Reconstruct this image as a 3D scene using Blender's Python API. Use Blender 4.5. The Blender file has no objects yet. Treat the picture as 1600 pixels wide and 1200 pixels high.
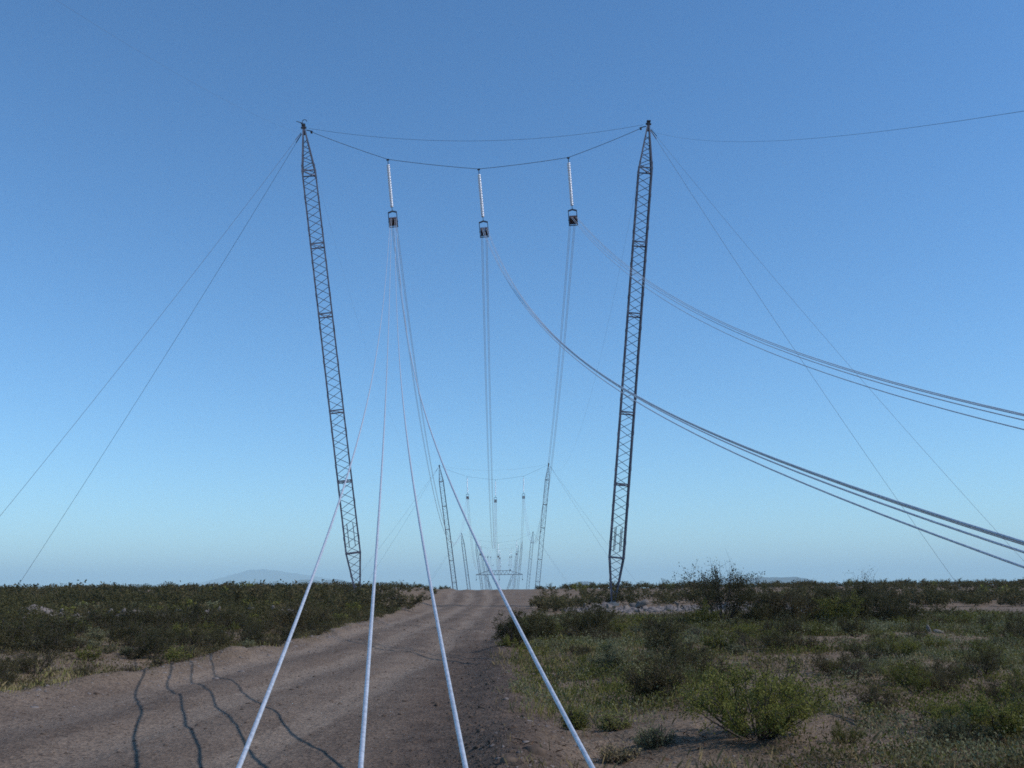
import bpy, math, random
import numpy as np
from mathutils import Vector, Quaternion, Matrix
R = math.radians
random.seed(7)
sc = bpy.context.scene
COL = sc.collection

# ------------------------------------------------------------------ helpers
class MB:
    """Collects shapes and links them as ONE mesh object."""
    def __init__(s): s.v = []; s.f = []; s.n = 0
    def add(s, v, f):
        v = np.asarray(v, float).reshape(-1, 3)
        s.v.append(v); s.f += [[i + s.n for i in q] for q in f]; s.n += len(v)
    def tube(s, pts, rad, sides=6, cap=True):
        pts = np.asarray(pts, float); m = len(pts)
        rad = np.broadcast_to(np.asarray(rad, float), (m,))
        tan = np.gradient(pts, axis=0); tan /= np.linalg.norm(tan, axis=1)[:, None] + 1e-12
        ref = np.array([0, 0, 1.]) if abs(tan[:, 2]).mean() < .9 else np.array([1., 0, 0])
        a = np.cross(tan, ref); a /= np.linalg.norm(a, axis=1)[:, None] + 1e-12
        b = np.cross(tan, a)
        th = np.arange(sides) / sides * 2 * math.pi
        v = pts[:, None] + rad[:, None, None] * (np.cos(th)[None, :, None] * a[:, None] + np.sin(th)[None, :, None] * b[:, None])
        f = []
        for i in range(m - 1):
            for j in range(sides):
                k = (j + 1) % sides
                f.append([i*sides+j, i*sides+k, (i+1)*sides+k, (i+1)*sides+j])
        if cap:
            f.append(list(range(sides))[::-1]); f.append([(m-1)*sides+j for j in range(sides)])
        s.add(v, f)
    def bar(s, p, q, w, h=None, up=None):
        p = np.array(p, float); q = np.array(q, float); h = h or w
        d = q - p; d /= np.linalg.norm(d)
        u = np.array(up if up is not None else ([0, 0, 1.] if abs(d[2]) < .9 else [0, 1., 0]), float)
        a = np.cross(d, u); a /= np.linalg.norm(a); b = np.cross(d, a)
        v = []
        for e in (p, q):
            for sx, sy in ((-1, -1), (1, -1), (1, 1), (-1, 1)):
                v.append(e + a * sx * w / 2 + b * sy * h / 2)
        s.add(v, [[0, 3, 2, 1], [4, 5, 6, 7], [0, 1, 5, 4], [1, 2, 6, 5], [2, 3, 7, 6], [3, 0, 4, 7]])
    def box(s, c, d):
        c = np.array(c, float); d = np.array(d, float)
        s.bar(c - [0, 0, d[2]/2], c + [0, 0, d[2]/2], d[0], d[1], up=[0, 1, 0])
    def lathe(s, prof, p0, axis, sides=12):
        p0 = np.array(p0, float); ax = np.array(axis, float); ax /= np.linalg.norm(ax)
        ref = np.array([1., 0, 0]) if abs(ax[0]) < .9 else np.array([0, 1., 0])
        a = np.cross(ax, ref); a /= np.linalg.norm(a); b = np.cross(ax, a)
        th = np.arange(sides) / sides * 2 * math.pi
        v = [p0 + ax * t + r * (math.cos(k) * a + math.sin(k) * b) for r, t in prof for k in th]
        m = len(prof); f = []
        for i in range(m - 1):
            for j in range(sides):
                k = (j + 1) % sides
                f.append([i*sides+j, i*sides+k, (i+1)*sides+k, (i+1)*sides+j])
        f.append(list(range(sides))[::-1]); f.append([(m-1)*sides+j for j in range(sides)])
        s.add(v, f)
    def mesh(s, name, mats, smooth=False, midx=None):
        me = bpy.data.meshes.new(name)
        me.from_pydata(np.concatenate(s.v).tolist(), [], s.f)
        for m in (mats if isinstance(mats, (list, tuple)) else [mats]): me.materials.append(m)
        if smooth: me.polygons.foreach_set('use_smooth', [True] * len(me.polygons))
        if midx is not None: me.polygons.foreach_set('material_index', midx)
        me.update(); return me
    def build(s, name, mat, parent=None, smooth=False):
        return link(name, s.mesh(name, mat, smooth), parent)

def link(name, me, parent=None):
    o = bpy.data.objects.new(name, me); COL.objects.link(o)
    if parent is not None: o.parent = parent
    return o
def quads_mesh(name, V, F, mats, midx=None, attrs=None, smooth=False):
    """fast mesh from numpy arrays; F is (n,k)"""
    me = bpy.data.meshes.new(name); n, k = F.shape
    me.vertices.add(len(V)); me.vertices.foreach_set('co', np.ascontiguousarray(V, dtype=np.float32).ravel())
    me.loops.add(n * k); me.loops.foreach_set('vertex_index', np.ascontiguousarray(F, dtype=np.int32).ravel())
    me.polygons.add(n)
    me.polygons.foreach_set('loop_start', np.arange(0, n * k, k, dtype=np.int32))
    me.polygons.foreach_set('loop_total', np.full(n, k, dtype=np.int32))
    for m in mats: me.materials.append(m)
    if midx is not None: me.polygons.foreach_set('material_index', midx.astype(np.int32))
    if smooth: me.polygons.foreach_set('use_smooth', np.ones(n, dtype=bool))
    me.update(calc_edges=True)
    for nm, arr in (attrs or {}).items():
        a = me.attributes.new(nm, 'FLOAT', 'POINT'); a.data.foreach_set('value', arr.astype(np.float32))
    me.validate(); return me
def empty(name, loc=(0, 0, 0)):
    o = bpy.data.objects.new(name, None); COL.objects.link(o); o.location = loc; o.empty_display_size = .2
    return o
def tag(o, label=None, cat=None, group=None, kind=None):
    if label: o['label'] = label
    if cat: o['category'] = cat
    if group: o['group'] = group
    if kind: o['kind'] = kind
    return o
def copy_tree(o, parent=None):
    c = o.copy(); COL.objects.link(c)
    for k in ('label', 'category', 'group'):
        if k in c.keys(): del c[k]
    if parent is not None: c.parent = parent
    for ch in list(o.children): copy_tree(ch, c)
    return c

# ------------------------------------------------------------------ noise + terrain
def _hash(ix, iy, seed):
    h = (ix.astype(np.int64) * 374761393 + iy.astype(np.int64) * 668265263 + seed * 974634777) & 0x7fffffff
    h = ((h ^ (h >> 13)) * 1274126177) & 0x7fffffff
    h = h ^ (h >> 16)
    return (h & 0xffff) / 65535.0
def vnoise(x, y, seed=0):
    x = np.asarray(x, float); y = np.asarray(y, float)
    ix = np.floor(x); iy = np.floor(y); fx = x - ix; fy = y - iy
    fx = fx*fx*(3-2*fx); fy = fy*fy*(3-2*fy)
    a = _hash(ix, iy, seed); b = _hash(ix+1, iy, seed); c = _hash(ix, iy+1, seed); d = _hash(ix+1, iy+1, seed)
    return (a*(1-fx)+b*fx)*(1-fy) + (c*(1-fx)+d*fx)*fy
def fbm(x, y, seed=0, octv=4):
    s = 0; a = .5; n = 0
    for k in range(octv):
        s = s + a * vnoise(x, y, seed + k*17); n += a; a *= .5; x = x*2.03+3.1; y = y*2.03+1.7
    return s / n - .5
def sstep(a, b, x):
    t = np.clip((x - a) / (b - a), 0, 1); return t*t*(3-2*t)
GY = [-3000, -50, 0, 40, 60, 72, 85, 100, 112, 122, 135, 180, 270, 350, 420, 560, 655, 800, 985, 1500, 4000, 18000]
GZ = [0, 0, 0, -.05, -.10, -.05, .15, .95, 1.32, 1.38, 1.15, -1.5, -6.6, -13, -17.2, -10.5, -11.5, -8.2, -10, -14, -20, -45]
def road_left(y): return np.interp(y, [-30, 10, 14.6, 19, 33, 57, 115, 200], [-8.6, -8.0, -7.4, -6.6, -6.3, -7.2, -7.6, -9])
def road_right(y): return np.interp(y, [-30, 10, 26, 46, 60, 115, 200], [-.5, -.35, -.7, -.4, .8, 2.3, 4])
def road_mask(x, y):
    """1 on the bare track and on the bare cross strip, 0 in the scrub (soft edge)"""
    w = .9 * fbm(x*.45, y*.3, 5) + .5 * fbm(x*1.7, y*1.2, 6)
    m = sstep(-.45, .45, x - road_left(y) + w) * sstep(-.45, .45, road_right(y) - x + w*.8)
    m = m * sstep(-40, -30, y) * (1 - sstep(160, 200, y))
    w2 = 3.0 * fbm(x*.12, y*.3, 9) + 1.2*fbm(x*.7, y*.7, 10)
    c = sstep(52, 55, y + w2 + .04*x) * (1 - sstep(64, 67.5, y + w2 - .12*(x-5))) * sstep(0, 3, x) * (1 - sstep(60, 75, x))
    return np.maximum(m, c)
RUTS = ((-6.2, .40, -.05), (-5.2, .42, .06), (-4.3, .40, -.055), (-3.3, .45, .05), (-2.5, .36, -.05), (-1.7, .40, .05))
def ground(x, y):
    x = np.asarray(x, float); y = np.asarray(y, float)
    r = np.hypot(x, y)
    z = np.interp(y, GY, GZ)
    # smoothing of the profile kinks
    z = .5*z + .25*np.interp(y-6, GY, GZ) + .25*np.interp(y+6, GY, GZ)
    rm = road_mask(x, y)
    near = 1 - sstep(120, 260, r)
    lft = sstep(.2, 3.5, road_left(y) - x)
    z = z + near * lft * (.28 + .35*sstep(35, 75, y) * (1 - sstep(92, 110, y)))
    z = z + near * .22 * sstep(.4, 3., x - road_right(y)) * (1 - sstep(40, 55, y))
    # low spoil banks along both edges of the track
    z = z + near * .17 * np.exp(-((x - road_left(y) + .25) / .55)**2) * (.5 + 1.2*vnoise(x*.5, y*.45, 21))
    z = z + near * .22 * np.exp(-((x - road_right(y) - .35) / .5)**2) * (.45 + 1.1*vnoise(x*.4, y*.4, 22)) * (1 - sstep(30, 42, y))
    # wheel ruts, wandering and broken
    wand = 1.5 * fbm(y*.045, y*0+3.3, 31) + .25*fbm(y*.2, y*0, 32) + .035*(y-18)*(1 - sstep(14, 40, y))
    for c, w, a in RUTS:
        z = z + near * rm * .62 * a * np.exp(-((x - c - wand) / w)**2) * (.3 + 1.3*vnoise(y*.22 + c, x*0 + c, 33))
    z = z + near * (.10*fbm(x*.35, y*.35, 41) + .045*fbm(x*1.3, y*1.0, 42) + .022*fbm(x*3.6, y*3.2, 43))
    z = z + near * (1 - rm) * (.05*fbm(x*2.2, y*2.2, 44) + .16*np.maximum(0, fbm(x*.9, y*.9, 45)))
    # the ramp on the track: scraped ridges across it
    ramp = np.exp(-((y - 92)/16)**2) * rm
    z = z + ramp * .28 * fbm(x*.22, y*.35, 46)
    clod = sstep(.3, -.2, np.abs(x - road_right(y) - .2) - 1.0) * (1 - sstep(22, 34, y))
    z = z + near * clod * .035 * fbm(x*7, y*7, 47, 3)
    z = z + (1-near) * 6 * fbm(x*.0012, y*.0012, 48) * sstep(600, 4000, r)
    return z
def gz(x, y): return float(ground(np.array([x]), np.array([y]))[0])

# ------------------------------------------------------------------ materials
def mat(name, color=(.5, .5, .5), rough=.6, metal=0., spec=.5):
    m = bpy.data.materials.new(name); m.use_nodes = True
    b = m.node_tree.nodes['Principled BSDF']
    b.inputs['Base Color'].default_value = (*color, 1); b.inputs['Roughness'].default_value = rough
    b.inputs['Metallic'].default_value = metal; b.inputs['Specular IOR Level'].default_value = spec
    return m
def nodes(m): return m.node_tree.nodes, m.node_tree.links, m.node_tree.nodes['Principled BSDF']
def nmat(name, ca, cb, scale, rough=.6, metal=0., spec=.5, bump=0., detail=4., coord='Object'):
    """two colours mixed by noise"""
    m = mat(name, ca, rough, metal, spec); N, L, b = nodes(m)
    tc = N.new('ShaderNodeTexCoord'); nz = N.new('ShaderNodeTexNoise')
    nz.inputs['Scale'].default_value = scale; nz.inputs['Detail'].default_value = detail
    L.new(tc.outputs[coord], nz.inputs['Vector'])
    r = N.new('ShaderNodeValToRGB'); r.color_ramp.elements[0].position = .32; r.color_ramp.elements[1].position = .68
    r.color_ramp.elements[0].color = (*ca, 1); r.color_ramp.elements[1].color = (*cb, 1)
    L.new(nz.outputs['Fac'], r.inputs['Fac']); L.new(r.outputs['Color'], b.inputs['Base Color'])
    if bump:
        bp = N.new('ShaderNodeBump'); bp.inputs['Strength'].default_value = bump; bp.inputs['Distance'].default_value = .02
        L.new(nz.outputs['Fac'], bp.inputs['Height']); L.new(bp.outputs['Normal'], b.inputs['Normal'])
    return m
def leaf_mat(name, ca, cb, rough=.55, trans=.35):
    m = mat(name, ca, rough, 0, .06); N, L, b = nodes(m)
    at = N.new('ShaderNodeAttribute'); at.attribute_name = 'tint'
    oi = N.new('ShaderNodeObjectInfo')
    ad = N.new('ShaderNodeMath'); ad.operation = 'MULTIPLY_ADD'; ad.inputs[1].default_value = .7
    L.new(oi.outputs['Random'], ad.inputs[0]); L.new(at.outputs['Fac'], ad.inputs[2])
    mx = N.new('ShaderNodeMix'); mx.data_type = 'RGBA'
    mx.inputs[6].default_value = (*ca, 1); mx.inputs[7].default_value = (*cb, 1)
    sb = N.new('ShaderNodeMath'); sb.operation = 'SUBTRACT'; sb.use_clamp = True; sb.inputs[1].default_value = .15; L.new(ad.outputs[0], sb.inputs[0]); L.new(sb.outputs[0], mx.inputs[0]); L.new(mx.outputs[2], b.inputs['Base Color'])
    tr = N.new('ShaderNodeBsdfTranslucent'); L.new(mx.outputs[2], tr.inputs['Color'])
    ms = N.new('ShaderNodeMixShader'); ms.inputs[0].default_value = trans
    L.new(b.outputs[0], ms.inputs[1]); L.new(tr.outputs[0], ms.inputs[2])
    L.new(ms.outputs[0], N['Material Output'].inputs['Surface'])
    return m

M = {}
M['steel'] = nmat('weathered_steel', (.075, .077, .105), (.135, .135, .165), 1.3, .6, .15)
M['steel_brace'] = nmat('weathered_brace_steel', (.075, .078, .10), (.14, .14, .165), 2.0, .6, .15)
M['cap'] = nmat('dark_cap_steel', (.025, .022, .028), (.05, .04, .045), 3., .6, .4)
M['rope'] = mat('steel_rope', (.10, .105, .115), .55, .5)
M['guy'] = mat('guy_strand', (.16, .17, .20), .55, .3)
M['alu'] = nmat('stranded_aluminium', (.46, .47, .48), (.72, .72, .72), 26., .5, .55, .5, .15, 6.)
M['glass'] = mat('insulator_glaze', (.95, .96, .97), .40, .7, 1.)
M['fitting'] = mat('dark_fitting', (.045, .04, .045), .55, .6)
M['frame'] = nmat('blue_grey_frame', (.03, .035, .06), (.055, .06, .085), 4., .55, .2)
M['sheave'] = nmat('worn_red_sheave', (.05, .018, .018), (.10, .035, .03), 6., .6, 0.)
M['concrete'] = nmat('dusty_concrete', (.22, .20, .18), (.32, .30, .27), 5., .9, 0, .3, .3)
M['bark'] = nmat('grey_brown_bark', (.045, .035, .028), (.09, .072, .055), 30., .9, 0, .2)
M['rock'] = nmat('pale_rock', (.09, .074, .062), (.24, .205, .172), 4.5, .9, 0, .3, .5, 8.)
M['rock_dark'] = nmat('brown_rock', (.10, .085, .075), (.22, .185, .16), 5., .9, 0, .3, .5, 8.)
M['clod'] = nmat('soil_clod', (.055, .040, .030), (.13, .095, .068), 9., .95, 0, .1, .4, 6.)
M['creosote'] = leaf_mat('creosote_leaf', (.032, .031, .014), (.100, .088, .034))
M['dome'] = leaf_mat('brown_green_leaf', (.044, .036, .017), (.130, .104, .046))
M['salt'] = leaf_mat('grey_green_leaf', (.095, .094, .048), (.24, .232, .12))
M['fresh'] = leaf_mat('fresh_olive_leaf', (.070, .074, .017), (.205, .198, .046))
M['straw'] = leaf_mat('straw_blade', (.16, .12, .052), (.34, .265, .135), .6, .2)
M['grass'] = leaf_mat('green_blade', (.11, .11, .032), (.30, .28, .09), .5, .25)

def soil_material():
    m = mat('desert_soil', (.2, .16, .14), .95, 0, .15); N, L, b = nodes(m)
    geo = N.new('ShaderNodeNewGeometry')
    def noise(scale, detail=5., rough=.6, dist=0.):
        n = N.new('ShaderNodeTexNoise'); n.inputs['Scale'].default_value = scale
        n.inputs['Detail'].default_value = detail; n.inputs['Roughness'].default_value = rough
        n.inputs['Distortion'].default_value = dist
        L.new(geo.outputs['Position'], n.inputs['Vector']); return n.outputs['Fac']
    def ramp(f, *stops):
        r = N.new('ShaderNodeValToRGB'); e = r.color_ramp.elements
        while len(e) < len(stops): e.new(.5)
        for k, (p, c) in enumerate(stops): e[k].position = p; e[k].color = (*c, 1)
        L.new(f, r.inputs['Fac']); return r.outputs['Color']
    def attr(n):
        a = N.new('ShaderNodeAttribute'); a.attribute_name = n; return a.outputs['Fac']
    def mix(f, a, bb, mode='MIX'):
        x = N.new('ShaderNodeMix'); x.data_type = 'RGBA'; x.blend_type = mode
        if isinstance(f, float): x.inputs[0].default_value = f
        else: L.new(f, x.inputs[0])
        L.new(a, x.inputs[6]); L.new(bb, x.inputs[7]); return x.outputs[2]
    road = ramp(noise(.55, 6), (.25, (.142, .101, .070)), (.5, (.188, .137, .096)), (.75, (.235, .175, .125)))
    veg = ramp(noise(.8, 6), (.3, (.130, .090, .054)), (.55, (.205, .147, .096)), (.75, (.265, .195, .132)))
    grav = ramp(noise(2.2, 6), (.3, (.085, .060, .042)), (.7, (.145, .103, .072)))
    c = mix(attr('road'), veg, road)
    c = mix(attr('gravel'), c, grav)
    c = mix(attr('packed'), c, ramp(noise(1.5, 4), (.3, (.215, .160, .114)), (.7, (.260, .197, .141))))
    # grit: many fine stones, some dark and some pale
    vo = N.new('ShaderNodeTexVoronoi'); vo.inputs['Scale'].default_value = 26.
    L.new(geo.outputs['Position'], vo.inputs['Vector'])
    sp = ramp(vo.outputs['Color'], (.25, (.55, .55, .56)), (.5, (1, 1, 1)), (.85, (1.0, 1.0, 1.0)), (.97, (1.5, 1.48, 1.45)))
    c = mix(.75, c, sp, 'MULTIPLY')
    c = mix(.8, c, ramp(noise(9., 6, .75), (.3, (.72, .71, .70)), (.5, (1, 1, 1)), (.72, (1.2, 1.2, 1.2))), 'MULTIPLY')
    L.new(c, b.inputs['Base Color'])
    b1 = N.new('ShaderNodeBump'); b1.inputs['Strength'].default_value = .9; b1.inputs['Distance'].default_value = .05
    L.new(noise(11., 8, .7), b1.inputs['Height'])
    b2 = N.new('ShaderNodeBump'); b2.inputs['Strength'].default_value = .6; b2.inputs['Distance'].default_value = .02
    L.new(vo.outputs['Distance'], b2.inputs['Height']); L.new(b1.outputs['Normal'], b2.inputs['Normal'])
    L.new(b2.outputs['Normal'], b.inputs['Normal'])
    return m
M['soil'] = soil_material()
M['hill'] = nmat('hill_scrub', (.03, .034, .04), (.06, .06, .06), .004, .95, 0, .1, 0, 6., 'Object')

# ------------------------------------------------------------------ ground, one polar sheet split into soil and track
def build_ground():
    th = np.concatenate([np.arange(-37, 37.01, .15), np.linspace(38, 321.5, 64)]) * math.pi/180
    nt = len(th)
    r = [.5]
    while r[-1] < 170: r.append(r[-1]*1.0066 + .002)
    while r[-1] < 18000: r.append(r[-1]*1.06)
    r = np.array(r); nr = len(r)
    RR, TT = np.meshgrid(r, th, indexing='ij')
    X = RR*np.sin(TT); Y = RR*np.cos(TT)
    Z = ground(X, Y)
    V = np.stack([X, Y, Z], -1).reshape(-1, 3)
    V = np.vstack([V, [[0, 0, gz(0, 0)]]])
    i, j = np.meshgrid(np.arange(nr-1), np.arange(nt), indexing='ij'); k = (j+1) % nt
    F = np.stack([i*nt+j, (i+1)*nt+j, (i+1)*nt+k, i*nt+k], -1).reshape(-1, 4)[:, ::-1]
    x = V[:, 0]; y = V[:, 1]
    rm = road_mask(x, y)
    gr = np.clip(sstep(.4, -.4, np.abs(x - road_right(y) + .15) - .95 - .5*fbm(x*.5, y*.5, 61)) * (1 - sstep(26, 36, y)) + .5*sstep(.12, .3, fbm(x*.3, y*.2, 62)) * rm, 0, 1)
    wand = 1.5*fbm(y*.045, y*0+3.3, 31) + .25*fbm(y*.2, y*0, 32) + .035*(y-18)*(1 - sstep(14, 40, y))
    pk = 0
    for c in (-6.2, -4.3, -2.5): pk = np.maximum(pk, np.exp(-((x-c-wand)/.33)**2))
    lo = np.zeros(len(x))
    for c in (-5.2, -3.4, -1.7): lo = np.maximum(lo, np.exp(-((x-c-wand)/.28)**2))
    gr = np.maximum(gr, sstep(.35, .6, lo + .6*fbm(x*2.2, y*.8, 66))*rm*.5*sstep(.3, .55, vnoise(x*.8, y*.18, 64)))
    pk = sstep(.30, .55, pk + .5*fbm(x*2.5, y*.7, 65)) * rm * sstep(.2, .45, vnoise(x*.4, y*.12, 63))
    A = dict(road=rm, gravel=gr, packed=pk)
    cx = V[F].mean(1)
    isr = road_mask(cx[:, 0], cx[:, 1]) > .5
    isr &= np.hypot(cx[:, 0], cx[:, 1]) < 175
    for nm, sel, fan in (('ground', ~isr, False), ('dirt_track', isr, True)):
        f = F[sel]; used, inv = np.unique(f, return_inverse=True)
        me = quads_mesh(nm, V[used], inv.reshape(f.shape), [M['soil']], attrs={q: a[used] for q, a in A.items()}, smooth=True)
        tag(link(nm, me), kind='structure')
    # the small disc under the camera
    c = MB(); pts = [(0, 0, gz(0, 0))] + [tuple(V[q]) for q in range(nt)]
    c.add(pts, [[0, 1 + (q+1) % nt, 1 + q] for q in range(nt)])
    tag(c.build('ground_underfoot', M['soil']), kind='structure')
build_ground()

# ------------------------------------------------------------------ far hills (real relief, far away)
def hills(name, prof, Y0, depth, seed):
    px, pz = np.array(prof).T
    xs = np.linspace(px[0], px[-1], 160); ds = np.linspace(-1, 1, 25)
    XX, DD = np.meshgrid(xs, ds, indexing='ij')
    h = np.interp(XX, px, pz)
    L = px[-1]-px[0]
    sh = np.clip(1 - np.abs(DD)**1.7, 0, 1)
    rug = 1 + .25*fbm(XX/L*30, DD*4, seed, 4)*sh*(1-.75*sh) + .04*fbm(XX/L*90, DD*9, seed+5, 3)
    Z = -60 + (h+60)*sh*rug
    V = np.stack([XX, Y0 + DD*depth, Z], -1).reshape(-1, 3)
    i, j = np.meshgrid(np.arange(159), np.arange(24), indexing='ij')
    F = np.stack([i*25+j, (i+1)*25+j, (i+1)*25+j+1, i*25+j+1], -1).reshape(-1, 4)
    tag(link(name, quads_mesh(name, V, F, [M['hill']], smooth=True)), kind='structure')
hills('mountain', [(-5900, -60), (-5200, 70), (-4828, 150), (-4450, 240), (-4222, 308), (-3950, 303), (-3709, 274), (-3400, 225), (-3092, 178), (-2700, 120), (-2300, 60), (-1900, -60)], 16000, 900, 71)
hills('low_hills', [(-2350, -60), (-2150, 30), (-2050, 60), (-1950, 48), (-1800, 45), (-1700, 70), (-1600, 74), (-1530, 54), (-1480, 68), (-1400, 74), (-1330, 56), (-1250, 30), (-1120, 42), (-1020, 44), (-940, 10), (-850, -60)], 8000, 500, 72)
hills('mesa', [(930, -60), (1000, 5), (1061, 25), (1215, 39), (1300, 44), (1675, 45), (1740, 37), (1806, 15), (1880, -60)], 6000, 350, 73)
hills('small_mesa', [(330, -60), (365, 20), (400, 31), (450, 30), (485, 20), (525, -60)], 6000, 200, 74)

# ------------------------------------------------------------------ lattice masts
ZK = [0., 3.65, 9.5, 15.4, 23.8, 30.1, 36.85, 41.0]      # foot, section joints, head
HW = .62
def half(z):
    if z < ZK[1]: return .17 + (HW-.17) * z / ZK[1]
    if z > ZK[6]: return HW + (.13-HW) * (z-ZK[6]) / (ZK[7]-ZK[6])
    return HW
def make_mast():
    root = empty('lattice_mast')
    for sx, sy in ((-1, -1), (1, -1), (1, 1), (-1, 1)):
        b = MB()
        for a, c in zip(ZK[:-1], ZK[1:]):
            p = np.array([sx*half(a), sy*half(a), a]); q = np.array([sx*half(c), sy*half(c), c])
            b.bar(p + [-sx*.06, 0, 0], q + [-sx*.06, 0, 0], .12, .018, up=[0, 1, 0])
            b.bar(p + [-sx*.009, -sy*.069, 0], q + [-sx*.009, -sy*.069, 0], .018, .12, up=[0, 1, 0])
        # splice plates at the panel points
        z = 1.9
        while z < 40:
            h = half(z); b.box((sx*(h+.012), sy*(h-.06), z), (.02, .12, .28)); b.box((sx*(h-.06), sy*(h+.012), z), (.12, .02, .28))
            z += 2.95
        b.build('leg', M['steel'], root)
    br = MB(); pan = []
    for (a, c), n in zip(zip(ZK[:-1], ZK[1:]), (6, 8, 8, 11, 8, 9, 8)):
        pan += [(a + (c-a)*k/n, a + (c-a)*(k+1)/n) for k in range(n)]
    for k, (a, c) in enumerate(pan):
        if k < 1 or c > 40.3: continue
        s = 1 if k % 2 else -1
        ha, hc = half(a)-.03, half(c)-.03
        br.bar((s*ha, -ha-.015, a), (-s*hc, -hc-.015, c), .048, .04)
        o = (c-a)*.5 if a > 15.3 and c < 40 else 0.      # upper sections: rear lacing staggered half a panel
        br.bar((-s*ha, ha+.015, a+o), (s*hc, hc+.015, c+o), .048, .04)
        br.bar((-ha-.015, -s*ha, a), (-hc-.015, s*hc, c), .045, .055)
        br.bar((ha+.015, s*ha, a), (hc+.015, -s*hc, c), .045, .055)
    br.build('bracing', M['steel_brace'], root)
    for z in ZK[1:7]:
        f = MB(); h = half(z)-.02
        for z2 in (z,):
            for p, q in (((-h, -h), (h, -h)), ((h, -h), (h, h)), ((h, h), (-h, h)), ((-h, h), (-h, -h))):
                f.bar((*p, z2), (*q, z2), .06, .10)
        f.bar((-h, -h, z), (h, h, z), .05)
        f.build('section_frame', M['steel'], root)
    for sx in (-.24, .24):
        for sy in (-1, 1):
            g = MB(); g.bar((sx, sy*(HW+.07), 4.2), (sx, sy*(HW+.07), 6.0), .06, .05)
            g.build('step_rail', M['steel'], root)
    c = MB()
    c.box((0, 0, 41.02), (.26, .26, .75)); c.box((0, 0, 41.45), (.34, .34, .08)); c.box((0, 0, 40.6), (.32, .32, .07))
    c.bar((-.24, 0, 41.2), (.24, 0, 41.2), .07, .16)
    c.build('cap', M['cap'], root)
    b = MB(); b.box((0, 0, -.12), (.9, .9, .5)); b.box((0, 0, .16), (.5, .5, .06)); b.box((0, 0, .2), (.3, .3, .1))
    b.build('footing', M['concrete'], root)
    return root
def aim(o, foot, head, yaw=0.):
    o.location = foot
    d = np.array(head) - np.array(foot); L = np.linalg.norm(d)
    q = Vector((0, 0, 1)).rotation_difference(Vector(d.tolist()))
    o.rotation_mode = 'QUATERNION'; o.rotation_quaternion = q @ Quaternion((0, 0, 1), yaw); o.scale = (1, 1, L/41.0)

ORD = ['nearest', 'second', 'third', 'fourth', 'fifth', 'sixth']
# (Y, left head, right head, left foot x, right foot x)
TW = [dict(Y=80., lh=(-18.06, 41.08), rh=(12.16, 41.15), lf=-12.35, rf=7.87),
      dict(Y=270., lh=(-20.2, 34.25), rh=(9.9, 34.5)), dict(Y=420., lh=(-21.8, 23.7), rh=(8.3, 24.0)),
      dict(Y=648., lh=(-24.4, 28.8), rh=(5.7, 30.0)), dict(Y=800., lh=(-26.1, 33.4), rh=(4.0, 33.6)), dict(Y=985., lh=(-28.0, 31.2), rh=(2.1, 31.4))]
proto = make_mast(); first = True
for i, t in enumerate(TW):
    Y = t['Y']; cx = (t['lh'][0]+t['rh'][0])/2
    t['lf'] = t.get('lf', cx-9.6); t['rf'] = t.get('rf', cx+10.6)
    for side in ('left', 'right'):
        o = proto if first else copy_tree(proto); first = False
        fx = t['lf' if side == 'left' else 'rf']; hx, hz = t['lh' if side == 'left' else 'rh']
        zf = gz(fx, Y) + .12
        aim(o, (fx, Y, zf), (hx, Y, hz), R(8.5) if side == 'left' else R(-1.5))
        if i == 0:
            lab = 'tall dark steel lattice mast rising from the scrub left of the track, leaning outward' if side == 'left' else 'tall dark steel lattice mast standing by the rock heap right of the track'
        else:
            lab = f'{ORD[i]} lattice mast from the front in the {side} row, its foot hidden beyond the crest'
        tag(o, lab, 'mast', 'lattice masts carrying the line')
        t['o'+side[0]] = o
# loose tackle on the near left head: a curled rope and rod
tk = MB()
th = np.linspace(0, 1.6*math.pi, 14)
tk.tube(np.stack([-18.05 + .02 + .20*np.cos(th), 80 + 0*th, 41.85 + .20*np.sin(th)], -1), .028, 6)
tk.bar((-18.75, 80, 41.90), (-18.2, 80, 41.72), .05); tk.bar((-18.35, 80, 41.75), (-18.1, 80, 41.45), .09)
tag(tk.build('lifting_tackle', M['cap']), 'small curled lifting tackle perched on the head of the left mast', 'tackle')

def sagline(p, q, sag, n=40):
    p = np.array(p, float); q = np.array(q, float); t = np.linspace(0, 1, n)[:, None]
    pts = p + (q-p)*t; pts[:, 2] -= (4*sag*t*(1-t))[:, 0]
    return pts

# ------------------------------------------------------------------ ropes across, strings, stringing blocks
def string_parts(root, u, full=True):
    """insulator string hanging from the local origin along -Z"""
    disc = [(.085, .0), (.095, -.02), (.10, -.035), (.135, -.06), (.148, -.085), (.146, -.108), (.12, -.118), (.09, -.120), (.08, -.148)]
    n, pitch, z0 = 26, .152, -.40
    if full:
        a = MB(); a.bar((0, 0, .08), (0, 0, z0+.02), .06, .05); a.box((0, 0, .06), (.24, .10, .12))
        a.build('clevis', M['fitting'], root)
        d = MB(); d.lathe(disc, (0, 0, 0), (0, 0, 1), 14); me = d.mesh('insulator_disc', M['glass'], True)
        for k in range(n):
            o = link('insulator_disc', me, root); o.location = (0, 0, z0 - k*pitch)
        b = MB(); b.bar((0, 0, z0-n*pitch+.02), (0, 0, -4.72), .05)
        b.build('link', M['fitting'], root)
    else:
        d = MB()
        for k in range(n): d.lathe(disc[2:7], (0, 0, z0 - k*pitch), (0, 0, 1), 8)
        d.build('disc_column', M['glass'], root, True)
        b = MB(); b.bar((0, 0, .08), (0, 0, z0), .06); b.bar((0, 0, z0-n*pitch), (0, 0, -4.72), .05)
        b.build('link', M['fitting'], root)
SHEAVE_X = (-.25, -.14, 0., .14, .25)
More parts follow.
